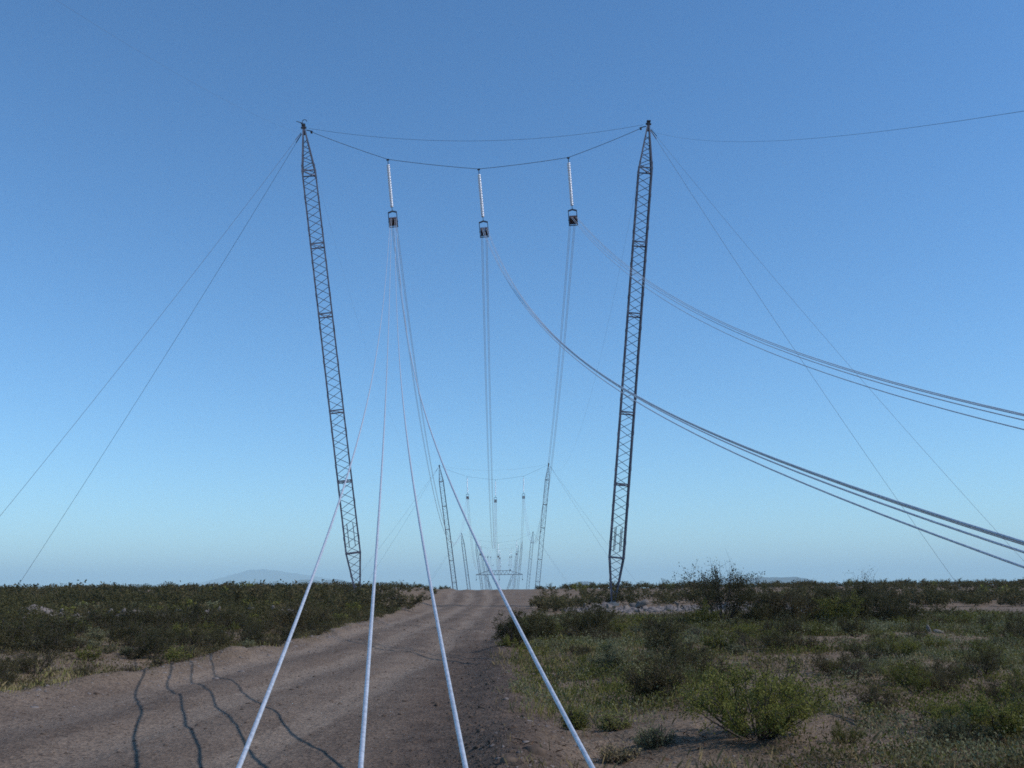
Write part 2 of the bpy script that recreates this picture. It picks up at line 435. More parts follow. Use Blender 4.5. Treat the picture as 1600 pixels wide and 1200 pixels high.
def block_parts(root, full=True):
    """stringing block hanging from the local origin; conductors run over wheels turning about X"""
    fr = MB()
    fr.bar((-.37, 0, -.10), (0, 0, .02), .11, .12, up=[0, 1, 0]); fr.bar((0, 0, .02), (.37, 0, -.10), .11, .12, up=[0, 1, 0])
    for s in (-1, 1):
        fr.bar((s*.36, 0, -.06), (s*.36, 0, -1.36), .055, .16, up=[0, 1, 0])
    fr.bar((-.36, .18, -1.36), (.36, .18, -1.36), .05, .06); fr.bar((-.36, -.18, -1.36), (.36, -.18, -1.36), .05, .06)
    for s in (-1, 1): fr.bar((s*.36, -.2, -1.36), (s*.36, .2, -1.36), .055, .08)
    fr.build('block_frame', M['frame'], root)
    prof = [(.10, -.05), (.38, -.055), (.40, -.035), (.33, -.01), (.33, .01), (.40, .035), (.38, .055), (.10, .05)]
    w = MB(); w.lathe(prof, (0, 0, 0), (1, 0, 0), 20); me = w.mesh('sheave', M['sheave'], True)
    if full:
        for x in SHEAVE_X:
            o = link('sheave', me, root); o.location = (x, 0, -.93)
        a = MB(); a.tube([(-.42, 0, -.93), (.42, 0, -.93)], .04, 8); a.build('axle', M['fitting'], root)
    else:
        w = MB()
        for x in SHEAVE_X: w.lathe(prof, (x, 0, -.93), (1, 0, 0), 10)
        w.build('sheaves', M['sheave'], root)
sf = empty('insulator_string'); string_parts(sf, 0, True)
sl = empty('insulator_string'); string_parts(sl, 0, False)
bf = empty('stringing_block'); block_parts(bf, True)
bl = empty('stringing_block'); block_parts(bl, False)
use = {id(sf): 0, id(sl): 0, id(bf): 0, id(bl): 0}
def take(p):
    use[id(p)] += 1
    return p if use[id(p)] == 1 else copy_tree(p)
PH = ['left', 'middle', 'right']
PUL = []           # wire points on top of the sheaves, per tower per phase
for i, t in enumerate(TW):
    Y = t['Y']; cx = (t['lh'][0]+t['rh'][0])/2; zt = (t['lh'][1]+t['rh'][1])/2
    if i == 0:
        hang = [(-10.65, 38.24), (-2.73, 37.27), (5.08, 38.27)]; tilt = [.098, .080, .052]
    else:
        c0 = cx + .35
        hang = [(c0-7.75, zt-2.9), (c0, zt-3.85), (c0+7.75, zt-2.9)]; tilt = [.02, .0, -.01]
    # main rope, through the three hanging points; upper rope above it
    L = np.array([t['lh'][0]+.55, Y, t['lh'][1]-.15]); Rr = np.array([t['rh'][0]-.55, Y, t['rh'][1]-.15])
    P = [L] + [np.array([x, Y, z]) for x, z in hang] + [Rr]
    pts = np.vstack([sagline(a, b, .07, 8)[(0 if k == 0 else 1):] for k, (a, b) in enumerate(zip(P[:-1], P[1:]))])
    m = MB(); m.tube(pts, .022, 6)
    tag(m.build('cross_rope', M['rope']), f'kinked rope holding the insulators between the {ORD[i]} pair of masts', 'rope', 'cross ropes holding the insulators')
    m = MB(); m.tube(sagline(L + [-.1, 0, .28], Rr + [.1, 0, .28], 1.35), .012, 6)
    tag(m.build('tie_rope', M['rope']), f'thin upper rope sagging smoothly between the {ORD[i]} pair of masts', 'rope', 'upper ropes between mast heads')
    if i == 0:
        for s, P0 in (('left', L), ('right', Rr)):
            h = MB(); dx = 1 if s == 'left' else -1
            h.bar(P0 + [-.35*dx, 0, .13], P0 + [.22*dx, 0, .0], .06); h.box(P0 + [.12*dx, 0, -.08], (.15, .14, .20))
            tag(h.build('rope_clamp', M['cap']), f'small dark clamp joining the ropes to the head of the {s} mast', 'clamp', 'rope clamps on the near masts')
    row = []
    for k in range(3):
        st = take(sf if i == 0 else sl)
        st.location = (hang[k][0], Y, hang[k][1]-.10); st.rotation_euler = (0, -tilt[k], 0)
        tag(st, (f'{PH[k]} one of the three glinting white disc strings hanging between the two big masts' if i == 0 else
                 f'{PH[k]} pale insulator string hanging from the rope of the {ORD[i]} pair of masts'), 'insulator', 'insulator strings')
        d = np.array([math.sin(tilt[k]), 0, -math.cos(tilt[k])])
        q = np.array(st.location) + d*4.74
        b = take(bf if i == 0 else bl); b.location = q; b.rotation_euler = (0, -tilt[k], 0)
        tag(b, (f'{PH[k]} one of the three dark pulley blocks hanging between the two big masts' if i == 0 else
                f'{PH[k]} pulley block hanging between the {ORD[i]} pair of masts'), 'pulley block', 'stringing blocks')
        row.append(q + d*.93 + [0, 0, .36])
    PUL.append(row)

# ------------------------------------------------------------------ conductors: 3 phases x 4 cables
X0 = [[-.86, -.13, .48, 1.23], [7.21, 7.09, 6.60, 6.54], [13.95, 14.81, 14.61, 14.88]]
ZM = [[4.5, 4.5, 4.5, 4.5], [4.18, 4.36, 4.55, 4.58], [4.41, 4.47, 4.60, 4.58]]
OFF = [-.25, -.14, .14, .25]
SAG = [19.5, 12., 17., 8., 11.]
NAMES = [['leftmost', 'second from left', 'third from left', 'rightmost'],
         ['lowest', 'second lowest', 'second highest', 'highest'], ['lowest', 'second lowest', 'second highest', 'highest']]
for p in range(3):
    for w in range(4):
        P = PUL[0][p] + [OFF[w], 0, 0]
        if p == 0:
            Ya, za = 5.8, .66; Yb, zb = 20.3, 4.5
            sl_ = (zb-za)/(Yb-Ya); bb = (P[2] - za - sl_*(80-Ya)) / ((80-Ya)*(80-Yb))
            zf = lambda y: za + sl_*(y-Ya) + bb*(y-Ya)*(y-Yb)
        else:
            z1 = ZM[p][w]; bb = .00272
            zf = lambda y: P[2] + (z1-P[2])/(20-80)*(y-80) + bb*(y-20)*(y-80)
        xf = lambda y: X0[p][w] + (P[0]-X0[p][w])*y/80
        ys = np.concatenate([80 - np.linspace(0, 1, 46)**.8*76.5])
        pts = []
        for y in ys:
            x = xf(y); z = zf(y); g = gz(x, y) + .016
            if z <= g + .01:
                pts.append((x, y, g)); break
            pts.append((x, y, z))
        # tail lies on the ground towards the anchor behind the camera
        y = pts[-1][1]
        if pts[-1][2] < 1.0:
            for k in range(1, 9):
                y2 = y - .8*k
                if y2 < -3: break
                pts.append((xf(y2), y2, gz(xf(y2), y2)+.016))
        else:
            while pts[-1][2] > .06 and pts[-1][1] > -14:
                y2 = pts[-1][1]-1.; pts.append((xf(y2), y2, max(zf(y2), gz(xf(y2), y2)+.016)))
        pts = pts[::-1]
        for i in range(1, 6):
            a = PUL[i-1][p] + [OFF[w], 0, 0]; b = PUL[i][p] + [OFF[w], 0, 0]
            pts += [tuple(v) for v in sagline(a, b, SAG[i-1] * (1 + .012*(w % 2)), 34 if i == 1 else 14)[1:]]
        m = MB(); m.tube(pts, .0155, 8)
        lab = (f'{NAMES[0][w]} of the four bright cables coming down the track towards the viewer' if p == 0 else
               f'{NAMES[p][w]} of four cables swooping off to the right from the {PH[p]} pulley block')
        tag(m.build('conductor_cable', M['alu'], None, True), lab, 'cable', 'line conductors')

# ------------------------------------------------------------------ shield wires and guys
def shield_near(side):
    if side == 'right':
        f = lambda y: 13.45 + .443*(y-23.3) + .00115*(y-23.3)*(y-47); xf = lambda y: 13.33-.0146*y
    else:
        f = lambda y: 25.6 + .347*(y-39.3) + .0010*(y-39.3)*(y-58); xf = lambda y: -16.9-.0146*y
    return f, xf
for side in ('left', 'right'):
    f, xf = shield_near(side); h = TW[0][side[0]+'h']
    P = np.array([h[0], 80., h[1]+.25])
    pts = []
    for y in np.arange(77, -60, -3.):
        z = f(y); x = xf(y); g = gz(x, y)
        if z < g + .02: break
        pts.append((x, y, z))
    pts = pts[::-1] + [tuple(P)]
    for i in range(1, 6):
        a = TW[i-1][side[0]+'h']; b = TW[i][side[0]+'h']
        pts += [tuple(v) for v in sagline((a[0], TW[i-1]['Y'], a[1]+.25), (b[0], TW[i]['Y'], b[1]+.25), (12., 7., 10., 5., 7.)[i-1], 24)[1:]]
    m = MB(); m.tube(pts, .0062 if side == 'right' else .0035, 6)
    tag(m.build('shield_wire', M['guy']), f'single thin wire running along the line over the heads of the {side} masts', 'wire', 'shield wires')
def guy(p, q, r, label, sag=.35, group='guy wires'):
    m = MB(); m.tube(sagline(p, q, sag, 24), r, 6)
    o = m.build('guy_wire', M['guy']); tag(o, label, 'guy wire', group)
    a = MB(); q = np.array(q); d = (np.array(p)-q); d /= np.linalg.norm(d)
    a.tube([q - d*.3, q + d*.5], .03, 6); a.build('anchor_rod', M['fitting'], o)
    b = MB(); b.bar(np.array(p) - d*.9, p, .055); b.build('end_grip', M['cap'], o)
def gp(x, y): return (x, y, gz(x, y)+.05)
guy((-18.28, 80.1, 40.75), gp(-46.0, 92), .014, 'steeper of the two guy wires slanting left from the head of the left mast', .5)
guy((-18.28, 79.9, 40.75), gp(-39.8, 68), .014, 'flatter of the two guy wires slanting left from the head of the left mast', .5)
guy((12.36, 80.1, 40.8), gp(41.2, 92), .012, 'steeper of the two guy wires slanting right from the head of the right mast', .7)
guy((12.36, 79.9, 40.8), gp(37.2, 68), .010, 'flatter, fainter guy wire slanting right from the head of the right mast', .7)
for i in (1, 2):
    t = TW[i]; Y = t['Y']
    for side, s in (('left', -1), ('right', 1)):
        h = t[side[0]+'h']
        for dy in (-12, 12):
            guy((h[0]+s*.4, Y, h[1]-.4), gp(h[0]+s*28, Y+dy), .018, f'one of two thin guys outside the {ORD[i]} mast in the {side} row', .5, f'guys of the {ORD[i]} {side} mast')

# ------------------------------------------------------------------ guyed V tower of another line, far off
gt = empty('guyed_tower', (-8., 560, gz(-8, 560)))
zb = gz(-8, 560); H = 8.4 - zb
c = MB()
for y in (-.7, .7):
    c.bar((-13.1, y, H), (13.1, y, H), .28); c.bar((-6.1, y*.6, H+2.2), (6.0, y*.6, H+2.2), .22)
    c.bar((-13.1, y, H), (-6.1, y*.6, H+2.2), .2); c.bar((13.1, y, H), (6.0, y*.6, H+2.2), .2)
    n = 12
    for k in range(n):
        a = -6.1 + 12.1*k/n; b = -6.1 + 12.1*(k+1)/n
        c.bar((a, y, H if k % 2 else H+2.2), (b, y, H+2.2 if k % 2 else H), .16)
    for s in (-1, 1):
        for k in range(4):
            xa = s*(6.1+7*k/4); xb = s*(6.1+7*(k+1)/4)
            c.bar((xa, y, H), (xb, y, H+2.2*(1-(k+1)/4)), .10)
c.build('crossarm', M['steel'], gt)
for s in (-1, 1):
    l = MB()
    top = np.array([s*7.6, 0, H]); bot = np.array([s*.35, 0, .2]); mid = bot + (top-bot)*.85
    for dx, dy in ((-.5, -.5), (.5, -.5), (.5, .5), (-.5, .5)):
        l.bar(bot, bot + (top-bot)*.15 + [dx, dy, 0], .16); l.bar(bot + (top-bot)*.15 + [dx, dy, 0], mid + [dx, dy, 0], .16); l.bar(mid + [dx, dy, 0], top + [dx*.3, dy*.3, 0], .16)
    for k in range(22):
        a = bot + (top-bot)*(.15+.7*k/22); b = bot + (top-bot)*(.15+.7*(k+1)/22); q = .5 if k % 2 else -.5
        l.bar(a + [q, -.5, 0], b + [-q, -.5, 0], .07); l.bar(a + [-q, .5, 0], b + [q, .5, 0], .07)
    l.build('leg', M['steel'], gt)
    pk = MB(); pk.bar((s*6.05-.5, 0, H+2.2), (s*6.05, 0, H+3.0), .16); pk.bar((s*6.05+.5, 0, H+2.2), (s*6.05, 0, H+3.0), .16); pk.box((s*6.05, 0, H+2.5), (.5, .4, .7))
    pk.build('peak', M['steel'], gt)
b = MB(); b.box((0, 0, -.1), (2.2, 1.6, .7)); b.build('footing', M['concrete'], gt)
tag(gt, 'small distant V shaped tower with a flat lattice crossarm beyond the crest', 'tower')
for k, x in enumerate((-12.9, 0., 12.9)):
    s = MB()
    for q in range(14): s.lathe([(.05, 0), (.17, -.05), (.05, -.1)], (x-8, 560, 8.2-.17*q), (0, 0, 1), 8)
    s.box((x-8, 560, 5.6), (.5, .5, .55))
    tag(s.build('insulator_string', M['fitting']), f'{PH[k]} short dark insulator hanging under the flat crossarm of the distant tower', 'insulator', 'insulators on the flat crossarm')
for s, nm in ((-1, 'left'), (1, 'right')):
    for dy in (-14, 14):
        guy((-8+s*6.2, 560, 8.4), gp(-8+s*6.4, 560+dy), .03, f'one of two guys dropping from the {nm} side of the distant crossarm', .1, f'guys on the {nm} of the distant tower')

# ------------------------------------------------------------------ shrubs
def shrub(seed, n_stem, h, spread, leaf_n, leaf, up=.5, top_bare=0., stem_r=.011, low=.12, tw=1.):
    """returns stem MB and leaf arrays; unit: metres"""
    g = np.random.default_rng(seed); st = MB(); ends = []
    for k in range(n_stem):
        az = g.uniform(0, 2*math.pi); rr = math.sqrt(g.uniform(0, 1))
        tip = np.array([math.cos(az)*rr*spread, math.sin(az)*rr*spread, h*(1 - .45*rr**2)*g.uniform(.62, 1.08)])
        base = np.array([math.cos(az), math.sin(az), 0])*g.uniform(.0, .10)*spread
        t = np.linspace(0, 1, 6)[:, None]
        pts = base + (tip-base)*np.hstack([t**.8, t**.8, t**1.15]) + g.normal(0, .022*h, (6, 3))*t
        pts[0, 2] = -.04
        st.tube(pts, np.linspace(stem_r, .003, 6)*g.uniform(.7, 1.2), 4, False)
        for q in range(int(5*tw)):
            u = g.uniform(.28, 1.); i = min(int(u*5), 4); p0 = pts[i] + (pts[i+1]-pts[i])*(u*5-i)
            d = (tip-base)/np.linalg.norm(tip-base)*up + g.normal(0, .55, 3) + [0, 0, .25]
            d /= np.linalg.norm(d); L = g.uniform(.14, .34)*h
            p1 = p0 + d*L*.5 + g.normal(0, .02, 3); p2 = p0 + d*L + g.normal(0, .03, 3)
            p1[2] = max(p1[2], .02); p2[2] = max(p2[2], .03)
            st.tube([p0, p1, p2], [.0045, .0035, .002], 3, False)
            ends.append((p0, p1, p2))
    E = np.array(ends); n = leaf_n
    idx = g.integers(0, len(E), n); u = g.uniform(.1, 1.08, n)[:, None]
    a, b, c = E[idx, 0], E[idx, 1], E[idx, 2]
    pos = (1-u)**2*a + 2*u*(1-u)*b + u**2*c + g.normal(0, .028*h + .012, (n, 3))
    keep = (pos[:, 2] > low*h*g.uniform(.2, 1.4, n)) & (g.uniform(0, 1, n) > top_bare*sstep(.6, 1.0, pos[:, 2]/h))
    # gaps: drop leaves in noisy pockets
    pocket = vnoise(pos[:, 0]*5/h + seed, pos[:, 1]*5/h + pos[:, 2]*4/h, seed)
    keep &= pocket > .25
    pos = pos[keep]; n = len(pos)
    ax = g.normal(0, 1, (n, 3)) + [0, 0, .5]; ax /= np.linalg.norm(ax, axis=1)[:, None]
    bx = np.cross(ax, g.normal(0, 1, (n, 3))); bx /= np.linalg.norm(bx, axis=1)[:, None]
    s = leaf*g.uniform(.6, 1.35, n)[:, None]
    V = np.stack([pos, pos + ax*s*.5 + bx*s*.27, pos + ax*s, pos + ax*s*.5 - bx*s*.27], 1).reshape(-1, 3)
    tint = np.repeat(np.clip(.55*pocket[keep] + g.uniform(-.1, .35, n), 0, 1)*.75, 4)
    return st, V, tint
KIND = dict(  # stems, height, spread, leaf count hi/mid, leaf size
    creosote=dict(n=20, h=1.0, s=.62, hi=6500, mid=2200, leaf=.029, m='creosote', nm='creosote_bush', cat='bush'),
    dome=dict(n=26, h=.55, s=.55, hi=6000, mid=2200, leaf=.024, m='dome', nm='dome_bush', cat='bush'),
    salt=dict(n=18, h=.42, s=.38, hi=4200, mid=1500, leaf=.026, m='salt', nm='saltbush', cat='bush'),
    fresh=dict(n=18, h=.6, s=.55, hi=5200, mid=1900, leaf=.027, m='fresh', nm='olive_bush', cat='bush'),
    dry=dict(n=24, h=.5, s=.42, hi=500, mid=300, leaf=.014, m='straw', nm='dry_bush', cat='dead bush'))
PROT = {}
def meshes(kind, lod, var):
    key = (kind, lod, var)
    if key not in PROT:
        K = KIND[kind]; f = 1.0 if lod == 'hi' else 1.75
        st, V, tint = shrub(hash_seed(kind)+var*13, K['n'], K['h'], K['s'], K[lod], K['leaf']*f, tw=1.4 if kind == 'dry' else 1.)
        F = np.arange(len(V)).reshape(-1, 4)
        PROT[key] = (st.mesh('stems', M['bark']), quads_mesh('foliage', V, F, [M[K['m']]], attrs={'tint': tint}))
    return PROT[key]
def hash_seed(k): return 100 + 37*list(KIND).index(k)
def put_bush(kind, x, y, s, sz=None, lod='hi', var=None, rz=None, name=None, z=None):
    var = random.randrange(3) if var is None else var
    st, fo = meshes(kind, lod, var)
    o = empty(name or KIND[kind]['nm'], (x, y, gz(x, y)-.02 if z is None else z))
    o.rotation_euler = (random.uniform(-.06, .06), random.uniform(-.06, .06), random.uniform(0, 6.28) if rz is None else rz)
    o.scale = (s, s, sz or s)
    link('stems', st, o); link('foliage', fo, o)
    return o
def one_off(name, label, cat, x, y, seed, n, h, sp, leaves, leaf, m, **kw):
    st, V, tint = shrub(seed, n, h, sp, leaves, leaf, **kw)
    o = empty(name, (x, y, gz(x, y)-.02)); F = np.arange(len(V)).reshape(-1, 4)
    st.build('stems', M['bark'], o); link('foliage', quads_mesh('foliage', V, F, [M[m]], attrs={'tint': tint}), o)
    tag(o, label, cat); TAKEN.append((x, y, sp*.85)); return o
TAKEN = []
one_off('tall_shrub', 'tall open shrub right of the track, bare leggy twigs poking above the skyline', 'shrub', 7.8, 38, 11, 26, 2.6, 1.5, 11000, .06, 'creosote', low=.0, top_bare=.86, stem_r=.02, tw=1.6)
one_off('tall_shrub', 'broad dark shrub just right of the leggy one that breaks the skyline', 'shrub', 10.3, 37.4, 12, 32, 1.5, 1.6, 12000, .058, 'dome', low=.0, top_bare=.2, stem_r=.016, tw=1.4)
one_off('tall_shrub', 'dense yellow olive shrub at the right end of the big dark thicket', 'shrub', 12.9, 36.8, 13, 30, 1.4, 1.4, 12000, .058, 'creosote', low=.0, stem_r=.016, tw=1.4)
one_off('tall_shrub', 'spindly shrub with a bare feathery top, farther back behind the big thicket', 'shrub', 16.8, 48.5, 14, 18, 2.3, 1.1, 4000, .06, 'creosote', top_bare=.8, stem_r=.018, tw=1.5)
one_off('roadside_bush', 'rounded dark bush at the right edge of the track beside the rightmost cable', 'bush', -.05, 26.3, 15, 26, .95, .66, 9000, .036, 'creosote')
one_off('roadside_bush', 'small olive bush behind the rounded dark roadside bush', 'bush', .75, 29.6, 16, 20, .9, .5, 6000, .036, 'creosote')
one_off('roadside_bush', 'pair-crowned olive bush in the grass a little right of the rounded roadside bush', 'bush', 2.3, 30.2, 17, 30, 1.05, .95, 12000, .036, 'creosote')
one_off('foreground_bush', 'large low olive green bush at the bottom edge right of the cables', 'bush', 2.35, 10.0, 18, 38, .66, .82, 21000, .023, 'fresh', tw=1.5)
one_off('foreground_bush', 'yellow green bush at the bottom edge in the right half of the verge', 'bush', 4.6, 9.9, 19, 28, .42, .62, 13000, .022, 'fresh', tw=1.3)
one_off('foreground_bush', 'dark upright bush standing alone on bare soil right of the rightmost cable', 'bush', 1.85, 13.6, 20, 26, .5, .46, 9500, .024, 'dome', tw=1.2)
one_off('grass_tuft', 'bright green grassy tuft beside the rightmost cable near the bottom edge', 'tuft', .68, 11.7, 24, 30, .24, .17, 3500, .022, 'fresh', low=.0)
one_off('grass_tuft', 'low pale green tuft on bare soil left of the large foreground bush', 'tuft', 1.35, 10.1, 25, 26, .20, .22, 3200, .02, 'salt', low=.0)
one_off('grass_tuft', 'small yellowish tuft on the bare soil between the rightmost cable and the large foreground bush', 'tuft', 1.1, 11.3, 26, 24, .17, .2, 2600, .02, 'grass', low=.0)
one_off('grass_tuft', 'dry brown tuft at the bottom edge just right of the rightmost cable', 'tuft', .95, 9.6, 27, 24, .14, .2, 1800, .02, 'straw', low=.0)
one_off('verge_bush', 'small grey green bush with a dark shaded side in the grassy verge', 'bush', 1.75, 18.3, 21, 20, .48, .34, 6000, .026, 'salt')
one_off('bank_bush', 'broad blackish bush on the left bank where the left cable crosses the scrub', 'bush', -8.3, 38.5, 22, 30, 1.25, 1.35, 15000, .046, 'dome', tw=1.3)
one_off('twiggy_bush', 'thin bush with bare dark stems above the low olive foreground bush', 'bush', 3.5, 13.2, 23, 12, .62, .34, 1500, .017, 'fresh', top_bare=.3, low=.45)

for k, (x, y, h, sp, m, lab) in enumerate((
        (6.9, 36.6, .8, .7, 'fresh', 'low olive bush at the left foot of the big thicket'), (8.9, 36.3, .95, .8, 'creosote', 'dark bush in front of the leggy tall shrub'),
        (9.7, 38.2, 1.15, .9, 'dome', 'brownish bush filling the thicket behind the leggy tall shrub'), (11.5, 36.2, 1.15, .95, 'fresh', 'olive bush in the middle front of the big thicket'),
        (11.7, 38.0, 1.25, 1.0, 'creosote', 'dark bush in the middle rear of the big thicket'), (14.2, 37.4, 1.1, .9, 'creosote', 'yellowish bush ending the big thicket on the right'))):
    one_off('thicket_bush', lab, 'bush', x, y, 40+k, 24, h, sp, 7000, .05, m, low=.0)
def free(x, y, r, pad=.6):
    return all((x-a)**2 + (y-b)**2 > (c*pad + r*.5)**2 for a, b, c in TAKEN)
LAB = dict(
    creosote=('dark olive creosote bush, upright and fine leaved, in the scrub', 'creosote bushes'),
    dome=('low rounded brown green bush in the scrub', 'low brown green bushes'),
    salt=('low grey green bush in the scrub', 'grey green bushes'),
    fresh=('fresh yellow green bush in the scrub', 'yellow green bushes'),
    dry=('leafless dry twig bush in the scrub', 'dry twig bushes'))
cand = []
g = np.random.default_rng(42)
# near and middle field: individuals
N = 9000
xs = g.uniform(-42, 42, N); ys = 8 + g.uniform(0, 1, N)**.7*60
rm = road_mask(xs, ys); cov = fbm(xs*.16, ys*.16, 81) ; cov2 = fbm(xs*.5, ys*.5, 82)
for x, y, r, c, c2 in zip(xs, ys, rm, cov, cov2):
    if r > .12 or abs(x) > .58*y + 1.5: continue
    left = x < road_left(y)
    if left:
        edge = road_left(y) - x
        size = (.34 + .22*min(edge/4, 1)) * g.uniform(.65, 1.3) * (1 + .012*(y-10))
        if 40 < y < 56: size *= .8
        kind = g.choice(['creosote', 'dome', 'salt', 'fresh', 'dry'], p=[.38, .33, .14, .09, .06])
        if c + .5*c2 < (-.10 if edge > 2.5 else -.3): continue
    else:
        if c + .7*c2 < -.16 or (2 < x < 10 and y > 52): continue
        size = g.uniform(.26, .74) * (1 + .006*(y-10)) * (.72 if y > 30 else 1) * (.75 if x < 3 and y < 25 else 1)
        kind = g.choice(['creosote', 'dome', 'salt', 'fresh', 'dry'], p=[.16, .25, .28, .25, .06])
        if 50 < y < 72: size *= .55
    rad = KIND[kind]['s']*size
    if x > road_right(y) and x < 1.2 and y < 24: continue
    if not free(x, y, rad, .72 if left else .8): continue
    TAKEN.append((x, y, rad)); cand.append((y, x, kind, size, left))
cand.sort()
near = cand[:580]; rest = cand[580:]; print('individual bushes', len(near), 'to', near[-1][0], 'rest', len(rest))
for y, x, kind, size, left in near:
    o = put_bush(kind, x, y, size*(1.15 if left else 1.1), size, 'hi' if y < 21 else 'mid')
    side = 'left of the track' if left else 'right of the track'
    tag(o, f'{LAB[kind][0]} {side}', KIND[kind]['cat'], f'{LAB[kind][1]} {side}')
# far scrub: one mass
far = list(rest)
N = 9000
xs = g.uniform(-85, 85, N); ys = g.uniform(64, 135, N)
rm = road_mask(xs, ys); cov = fbm(xs*.09, ys*.09, 83)
T2 = []
for x, y, r, c in zip(xs, ys, rm, cov):
    if r > .1 or abs(x) > .62*y: continue
    if abs(x - 11) < 9 and 66 < y < 76.5 and x > 3.5: continue
    if len(T2) > 1900: break
    size = g.uniform(.8, 1.35)*(.95 if x > 0 else 1) if y < 88 else g.uniform(.42, .82)*(1.25 if g.uniform() < .08 else 1)
    if abs(x - .5*(road_left(y)+road_right(y))) < 9 and y > 80: size *= .6
    kind = g.choice(['creosote', 'dome', 'fresh'], p=[.62, .365, .015])
    T2.append((y, x, kind, size*(1 if kind == 'creosote' else 1.75), x < 0))
far += T2
FL = {}
def far_proto(kind, var):
    if (kind, var) not in FL:
        K = KIND[kind]; st, V, tint = shrub(hash_seed(kind)+500+var, 12, K['h'], K['s'], 520, K['leaf']*3.6, tw=1.)
        sv = np.concatenate(st.v); FL[kind, var] = (V, tint)
    return FL[kind, var]
VV = []; TT = []; MI = []
mats = ['creosote', 'dome', 'salt', 'fresh', 'dry']
for y, x, kind, size, left in far:
    V, tint = far_proto(kind, g.integers(0, 4)); a = g.uniform(0, 6.28); s = size*g.uniform(.9, 1.15)
    ca, sa = math.cos(a)*s*1.15, math.sin(a)*s*1.15
    W = np.stack([V[:, 0]*ca - V[:, 1]*sa + x, V[:, 0]*sa + V[:, 1]*ca + y, V[:, 2]*s + gz(x, y) - .03], -1)
    VV.append(W); TT.append(np.clip(tint + g.uniform(-.2, .6), 0, 1.2)); MI.append(np.full(len(V)//4, mats.index(kind)))
V = np.concatenate(VV); F = np.arange(len(V)).reshape(-1, 4)
me = quads_mesh('scrub', V, F, [M[KIND[k]['m']] for k in mats], np.concatenate(MI), {'tint': np.concatenate(TT)})
tag(link('scrub', me), 'far dark scrub that closes the plain along the skyline', 'scrub', kind='stuff')

# ------------------------------------------------------------------ grass and herbs, grit
def blades(name, n, region, hgt, wid, m, seed, dens, lean=.5):
    g = np.random.default_rng(seed)
    x = g.uniform(region[0], region[1], n*3); y = region[2] + g.uniform(0, 1, n*3)**1.5*(region[3]-region[2])
    ok = (np.abs(x) < .58*y+1) & (g.uniform(0, 1, n*3) < dens(x, y)) & (road_mask(x, y) < g.uniform(.05, .5, n*3))
    x = x[ok][:n]; y = y[ok][:n]; n = len(x)
    # blades grow in tufts
    cx = np.round(x/.16 + g.normal(0, .2, n))*.16; cy = np.round(y/.16 + g.normal(0, .2, n))*.16
    x = cx + g.normal(0, .045, n); y = cy + g.normal(0, .045, n)
    z = ground(x, y) - .01
    a = g.uniform(0, 6.28, n); h = hgt*g.uniform(.4, 1.25, n)*(.6+.8*vnoise(x*1.3, y*1.3, seed)); w = wid*g.uniform(.7, 1.4, n)*(1 + y/22)
    l = g.uniform(.05, lean, n)*h; b = g.uniform(0, 6.28, n)
    P = np.stack([x, y, z], -1); S = np.stack([np.cos(a)*w, np.sin(a)*w, 0*w], -1)
    mid = P + np.stack([np.cos(b)*l*.35, np.sin(b)*l*.35, h*.6], -1); tip = P + np.stack([np.cos(b)*l, np.sin(b)*l, h], -1)
    V = np.stack([P-S, P+S, mid+S*.6, tip], 1).reshape(-1, 3); V2 = V.reshape(-1, 4, 3)
    t = np.repeat(np.clip(g.uniform(0, .7, n) + .5*fbm(x*.8, y*.8, seed+3), 0, 1), 4)
    tag(link(name, quads_mesh(name, V, np.arange(len(V)).reshape(-1, 4), [m], attrs={'tint': t})), kind='stuff')
def cover(x, y): return sstep(-.30, -.06, fbm(x*.16, y*.16, 81) + .7*fbm(x*.5, y*.5, 82) + .25*fbm(x*1.6, y*1.6, 84) + .28*np.exp(-((x-road_right(y)-2.2)/1.7)**2)*(y > 12.5))
dr = lambda x, y: cover(x, y) * sstep(-.10, .18, fbm(x*.35, y*.35, 91) + .25*np.exp(-((x-road_right(y)-2.2)/1.8)**2)*(y > 13)) * (x > road_right(y)+.25)
dl = lambda x, y: sstep(-.05, .25, fbm(x*.5, y*.5, 92)) * (x < road_left(y)-.1) * np.exp(-np.maximum(road_left(y)-x-1.5, 0)/5)
blades('green_grass', 60000, (0, 24, 8, 50), .13, .0028, M['grass'], 301, lambda x, y: dr(x, y)*.8)
blades('dry_grass', 36000, (-.6, 24, 8, 50), .11, .0024, M['straw'], 302, lambda x, y: (.25+.75*cover(x, y)) * sstep(-.2, .2, fbm(x*.6, y*.6, 93)) * (x > road_right(y)+.2), .8)
blades('bank_grass', 26000, (-26, -5, 11, 45), .12, .0028, M['grass'], 303, dl)
blades('dry_bank_grass', 14000, (-26, -5, 11, 45), .10, .0026, M['straw'], 304, dl, .9)
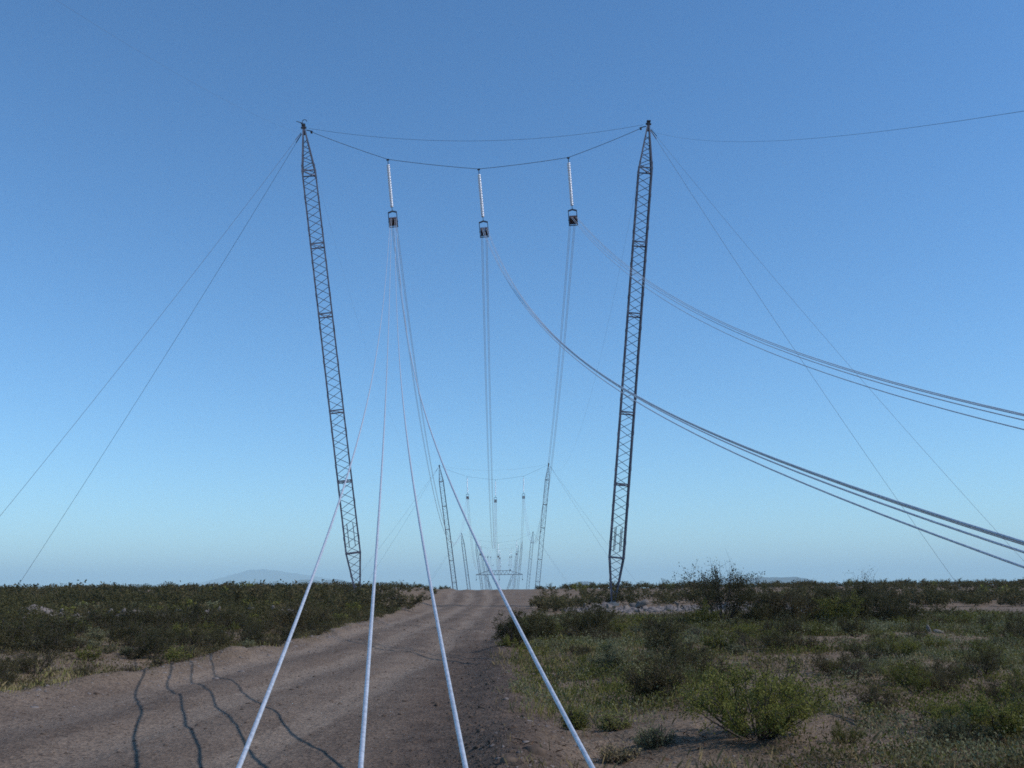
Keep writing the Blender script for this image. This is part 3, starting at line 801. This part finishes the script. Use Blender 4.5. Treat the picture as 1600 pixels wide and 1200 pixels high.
def herbs(name, n, region, m, seed, dens):
    """low leafy herbs: flat clumps of small leaves close to the soil"""
    g = np.random.default_rng(seed); k = 40
    x = g.uniform(region[0], region[1], n*4); y = region[2] + g.uniform(0, 1, n*4)**1.4*(region[3]-region[2])
    ok = (np.abs(x) < .58*y+1) & (g.uniform(0, 1, n*4) < dens(x, y)) & (road_mask(x, y) < .25)
    x = x[ok][:n]; y = y[ok][:n]; n = len(x); s = g.uniform(.06, .19, n)*(1 + y/60)
    X = np.repeat(x, k) + g.normal(0, 1, n*k)*np.repeat(s, k)*.6; Y = np.repeat(y, k) + g.normal(0, 1, n*k)*np.repeat(s, k)*.6
    Z = ground(X, Y) + np.abs(g.normal(0, .45, n*k))*np.repeat(s, k)
    pos = np.stack([X, Y, Z], -1); N_ = n*k
    ax = g.normal(0, 1, (N_, 3)) + [0, 0, .8]; ax /= np.linalg.norm(ax, axis=1)[:, None]
    bx = np.cross(ax, g.normal(0, 1, (N_, 3))); bx /= np.linalg.norm(bx, axis=1)[:, None]
    l = (.020 + .0011*Y)[:, None]*g.uniform(.6, 1.4, N_)[:, None]
    V = np.stack([pos, pos+ax*l*.5+bx*l*.25, pos+ax*l, pos+ax*l*.5-bx*l*.25], 1).reshape(-1, 3)
    t = np.repeat(np.repeat(g.uniform(0, .6, n), k) + g.uniform(0, .3, N_), 4)
    tag(link(name, quads_mesh(name, V, np.arange(len(V)).reshape(-1, 4), [m], attrs={'tint': t})), kind='stuff')
herbs('low_herbs', 4200, (0, 26, 8, 52), M['salt'], 311, lambda x, y: cover(x, y)*sstep(-.1, .15, fbm(x*.4, y*.4, 95))*(x > road_right(y)+.3))
herbs('green_herbs', 3400, (0, 26, 8, 50), M['fresh'], 312, lambda x, y: cover(x, y)*sstep(-.1, .15, fbm(x*.4, y*.4, 96))*(x > road_right(y)+.3))
herbs('bank_herbs', 2600, (-34, -5, 11, 60), M['dome'], 313, lambda x, y: (x < road_left(y)-.2)*.8)
M['litter'] = leaf_mat('dry_litter', (.07, .036, .022), (.19, .115, .068), .8, .1)
blades('leaf_litter', 16000, (-.2, 22, 8, 34), .035, .0035, M['litter'], 305, lambda x, y: (x > road_right(y)+.1)*sstep(-.2, .25, fbm(x*.7, y*.7, 98)), 3.2)
blades('bank_litter', 6000, (-24, -5, 11, 34), .04, .004, M['litter'], 306, lambda x, y: (x < road_left(y)+.2)*1., 3.)
herbs('brown_herbs', 3000, (0, 30, 8, 60), M['dome'], 314, lambda x, y: (x > road_right(y)+.6)*cover(x, y)*sstep(-.2, .1, fbm(x*.3, y*.3, 97)))

ICO = np.array([[0, 0, 1], [.89, 0, .45], [.28, .85, .45], [-.72, .53, .45], [-.72, -.53, .45], [.28, -.85, .45], [.72, .53, -.45], [-.28, .85, -.45], [-.89, 0, -.45], [-.28, -.85, -.45], [.72, -.53, -.45], [0, 0, -1]])
ICF = np.array([[0,1,2],[0,2,3],[0,3,4],[0,4,5],[0,5,1],[1,6,2],[2,7,3],[3,8,4],[4,9,5],[5,10,1],[6,7,2],[7,8,3],[8,9,4],[9,10,5],[10,6,1],[11,7,6],[11,8,7],[11,9,8],[11,10,9],[11,6,10]])
def pebbles(name, n, fx, size, m, seed):
    g = np.random.default_rng(seed); x, y = fx(g, n)
    s = size*np.exp(g.normal(0, .55, len(x)))*(1 + y/40); z = ground(x, y) - s*.25
    V = ICO[None]*(1 + g.normal(0, .22, (len(x), 12, 1)))*s[:, None, None]*np.stack([g.uniform(.7, 1.4, len(x)), g.uniform(.7, 1.4, len(x)), g.uniform(.45, .9, len(x))], -1)[:, None]
    V = V + np.stack([x, y, z], -1)[:, None]
    F = (ICF[None] + 12*np.arange(len(x))[:, None, None]).reshape(-1, 3)
    tag(link(name, quads_mesh(name, V.reshape(-1, 3), F, [m])), kind='stuff')
def on_track(g, n):
    y = 8 + g.uniform(0, 1, n)**1.9*50; x = road_left(y) - .6 + g.uniform(0, 1, n)*(road_right(y)-road_left(y)+1.2)
    return x, y
def on_berm(g, n):
    y = 8 + g.uniform(0, 1, n)**1.6*24; x = road_right(y) + .05 + g.normal(0, .6, n); return x, y
def on_bank(g, n):
    y = 11 + g.uniform(0, 1, n)**1.3*45; x = road_left(y) - .2 + g.normal(0, .55, n); return x, y
def on_verge(g, n):
    y = 8 + g.uniform(0, 1, n)**1.6*50; x = road_right(y) + g.uniform(0, 1, n)*.6*y; return x, y
pebbles('track_gravel', 12000, on_track, .0068, M['clod'], 401)
pebbles('berm_gravel', 6500, on_berm, .0075, M['clod'], 402)
pebbles('bank_gravel', 1800, on_bank, .011, M['rock_dark'], 403)
pebbles('verge_gravel', 1800, on_verge, .010, M['rock_dark'], 404)

# ------------------------------------------------------------------ rocks
def rock_mesh(seed, m):
    g = np.random.default_rng(seed)
    V = ICO.copy(); F = ICF.tolist()
    # one subdivision
    mid = {}; V = V.tolist(); NF = []
    def mp(a, b):
        k = (min(a, b), max(a, b))
        if k not in mid:
            p = (np.array(V[a])+np.array(V[b]))/2; V.append((p/np.linalg.norm(p)).tolist()); mid[k] = len(V)-1
        return mid[k]
    for a, b, c in F:
        ab, bc, ca = mp(a, b), mp(b, c), mp(c, a); NF += [[a, ab, ca], [ab, b, bc], [ca, bc, c], [ab, bc, ca]]
    V = np.array(V)
    for _ in range(7):         # chip flat facets off it
        d = g.normal(0, 1, 3); d /= np.linalg.norm(d); k = g.uniform(.45, .8)
        t = V@d; V = V - np.outer(np.maximum(t-k, 0), d)
    V *= [1.2, .9, .7]; V += g.normal(0, .03, V.shape)
    return quads_mesh('rock', V, np.array(NF), [m])
RM = [rock_mesh(500+k, M['rock']) for k in range(6)]; RD = [rock_mesh(520+k, M['rock_dark']) for k in range(3)]
def rocks(n, fx, size, label, group, seed):
    g = np.random.default_rng(seed)
    for k in range(n):
        x, y, h = fx(g); s = size*math.exp(g.normal(0, .45))
        o = link('rock', RM[g.integers(0, 6)] if g.uniform() < .75 else RD[g.integers(0, 3)])
        o.location = (x, y, gz(x, y) + h + s*.2); o.rotation_euler = tuple(g.uniform(0, 6.28, 3)); o.scale = (s*g.uniform(.8, 1.4), s, s*g.uniform(.6, 1.))
        tag(o, label, 'rock', group)
def heap_right(g):
    x = g.uniform(4.5, 19); y = 71 + g.normal(0, 1.5); return x, y, max(0, .55*(1 - abs(y-71)/2.6))*g.uniform(0, 1)
def heap_left(g):
    x = g.choice([-25, -23, -19.5, -15.5, -12], p=[.25, .15, .3, .15, .15]) + g.normal(0, .9); y = 50 + .2*(x+20) + g.normal(0, 1.6); return x, y, g.uniform(.0, .35)
def loose_right(g):
    y = g.uniform(18, 52); x = road_right(y) + 3 + g.uniform(0, .5*y); return x, y, 0
pebbles('rubble', 3000, lambda g, n: (g.uniform(3.5, 20, n), 71 + g.normal(0, 1.8, n)), .05, M['rock_dark'], 405)
pebbles('scrub_rubble', 1500, lambda g, n: (lambda x: (x, 50 + .2*(x+20) + g.normal(0, 1.3, n)))(g.uniform(-30, -9, n)), .05, M['rock_dark'], 406)
rocks(85, heap_right, .13, 'pale angular rock in the low heap at the foot of the right mast', 'rocks heaped by the right mast', 601)
rocks(70, heap_left, .12, 'pale rock showing between the dark bushes of the left scrub', 'rocks in the left scrub', 602)
rocks(22, loose_right, .07, 'pale stone lying on bare soil among the low plants right of the track', 'stones in the right verge', 603)

# ------------------------------------------------------------------ air
hz = MB(); hz.box((0, 8500, 150), (39000, 54000, 700))
hm = bpy.data.materials.new('haze_air'); hm.use_nodes = True
for n in list(hm.node_tree.nodes):
    if n.type == 'BSDF_PRINCIPLED': hm.node_tree.nodes.remove(n)
pv = hm.node_tree.nodes.new('ShaderNodeVolumePrincipled')
pv.inputs['Color'].default_value = (.72, .98, 1.0, 1); pv.inputs['Density'].default_value = 1.2e-4
hm.node_tree.links.new(pv.outputs[0], hm.node_tree.nodes['Material Output'].inputs['Volume'])
ho = hz.build('haze', hm); tag(ho, kind='stuff'); ho.display_type = 'WIRE'

# ------------------------------------------------------------------ light, sky, camera
SUN = np.array([1.05, -.22, 1.0]); SUN /= np.linalg.norm(SUN)
w = bpy.data.worlds.new('World'); sc.world = w; w.use_nodes = True
N = w.node_tree.nodes; L = w.node_tree.links
sky = N.new('ShaderNodeTexSky'); sky.sky_type = 'NISHITA'; sky.sun_disc = False
sky.sun_elevation = math.asin(SUN[2]); sky.sun_rotation = math.atan2(SUN[0], SUN[1])
sky.altitude = 600; sky.air_density = 1.0; sky.dust_density = .15; sky.ozone_density = 3.5
hs = N.new('ShaderNodeHueSaturation'); hs.inputs['Saturation'].default_value = 1.14      # the camera's cool, saturated daylight balance
wb = N.new('ShaderNodeMix'); wb.data_type = 'RGBA'; wb.blend_type = 'MULTIPLY'; wb.inputs[0].default_value = 1; wb.inputs[7].default_value = (.81, 1.02, 1.12, 1)
L.new(sky.outputs[0], hs.inputs['Color']); L.new(hs.outputs['Color'], wb.inputs[6]); L.new(wb.outputs[2], N['Background'].inputs['Color']); N['Background'].inputs['Strength'].default_value = .132
sd = bpy.data.lights.new('sun', 'SUN'); sd.energy = 3.2; sd.angle = R(.53); sd.color = (1, .96, 1.0)
so = bpy.data.objects.new('sun', sd); COL.objects.link(so)
so.rotation_euler = (0, 0, 0)
from mathutils import Vector
so.rotation_euler = Vector(SUN.tolist()).to_track_quat('Z', 'Y').to_euler()

cd = bpy.data.cameras.new('camera'); co = bpy.data.objects.new('camera', cd); COL.objects.link(co)
cd.sensor_width = 36; cd.lens = 36*1537/1600; cd.clip_start = .05; cd.clip_end = 60000
from mathutils import Matrix
pitch = math.atan(317/1537)
co.matrix_world = Matrix.Translation((0, 0, 1.65)) @ Matrix.Rotation(R(90)+pitch, 4, 'X') @ Matrix.Rotation(-R(.5), 4, 'Z')
sc.camera = co
sc.view_settings.view_transform = 'Standard'; sc.view_settings.look = 'None'
sc.view_settings.exposure = .12; sc.view_settings.gamma = 1
sc.render.engine = 'CYCLES'
sc.cycles.use_denoising = False
sc.cycles.max_bounces = 6; sc.cycles.volume_bounces = 1; sc.cycles.filter_width = 1.7
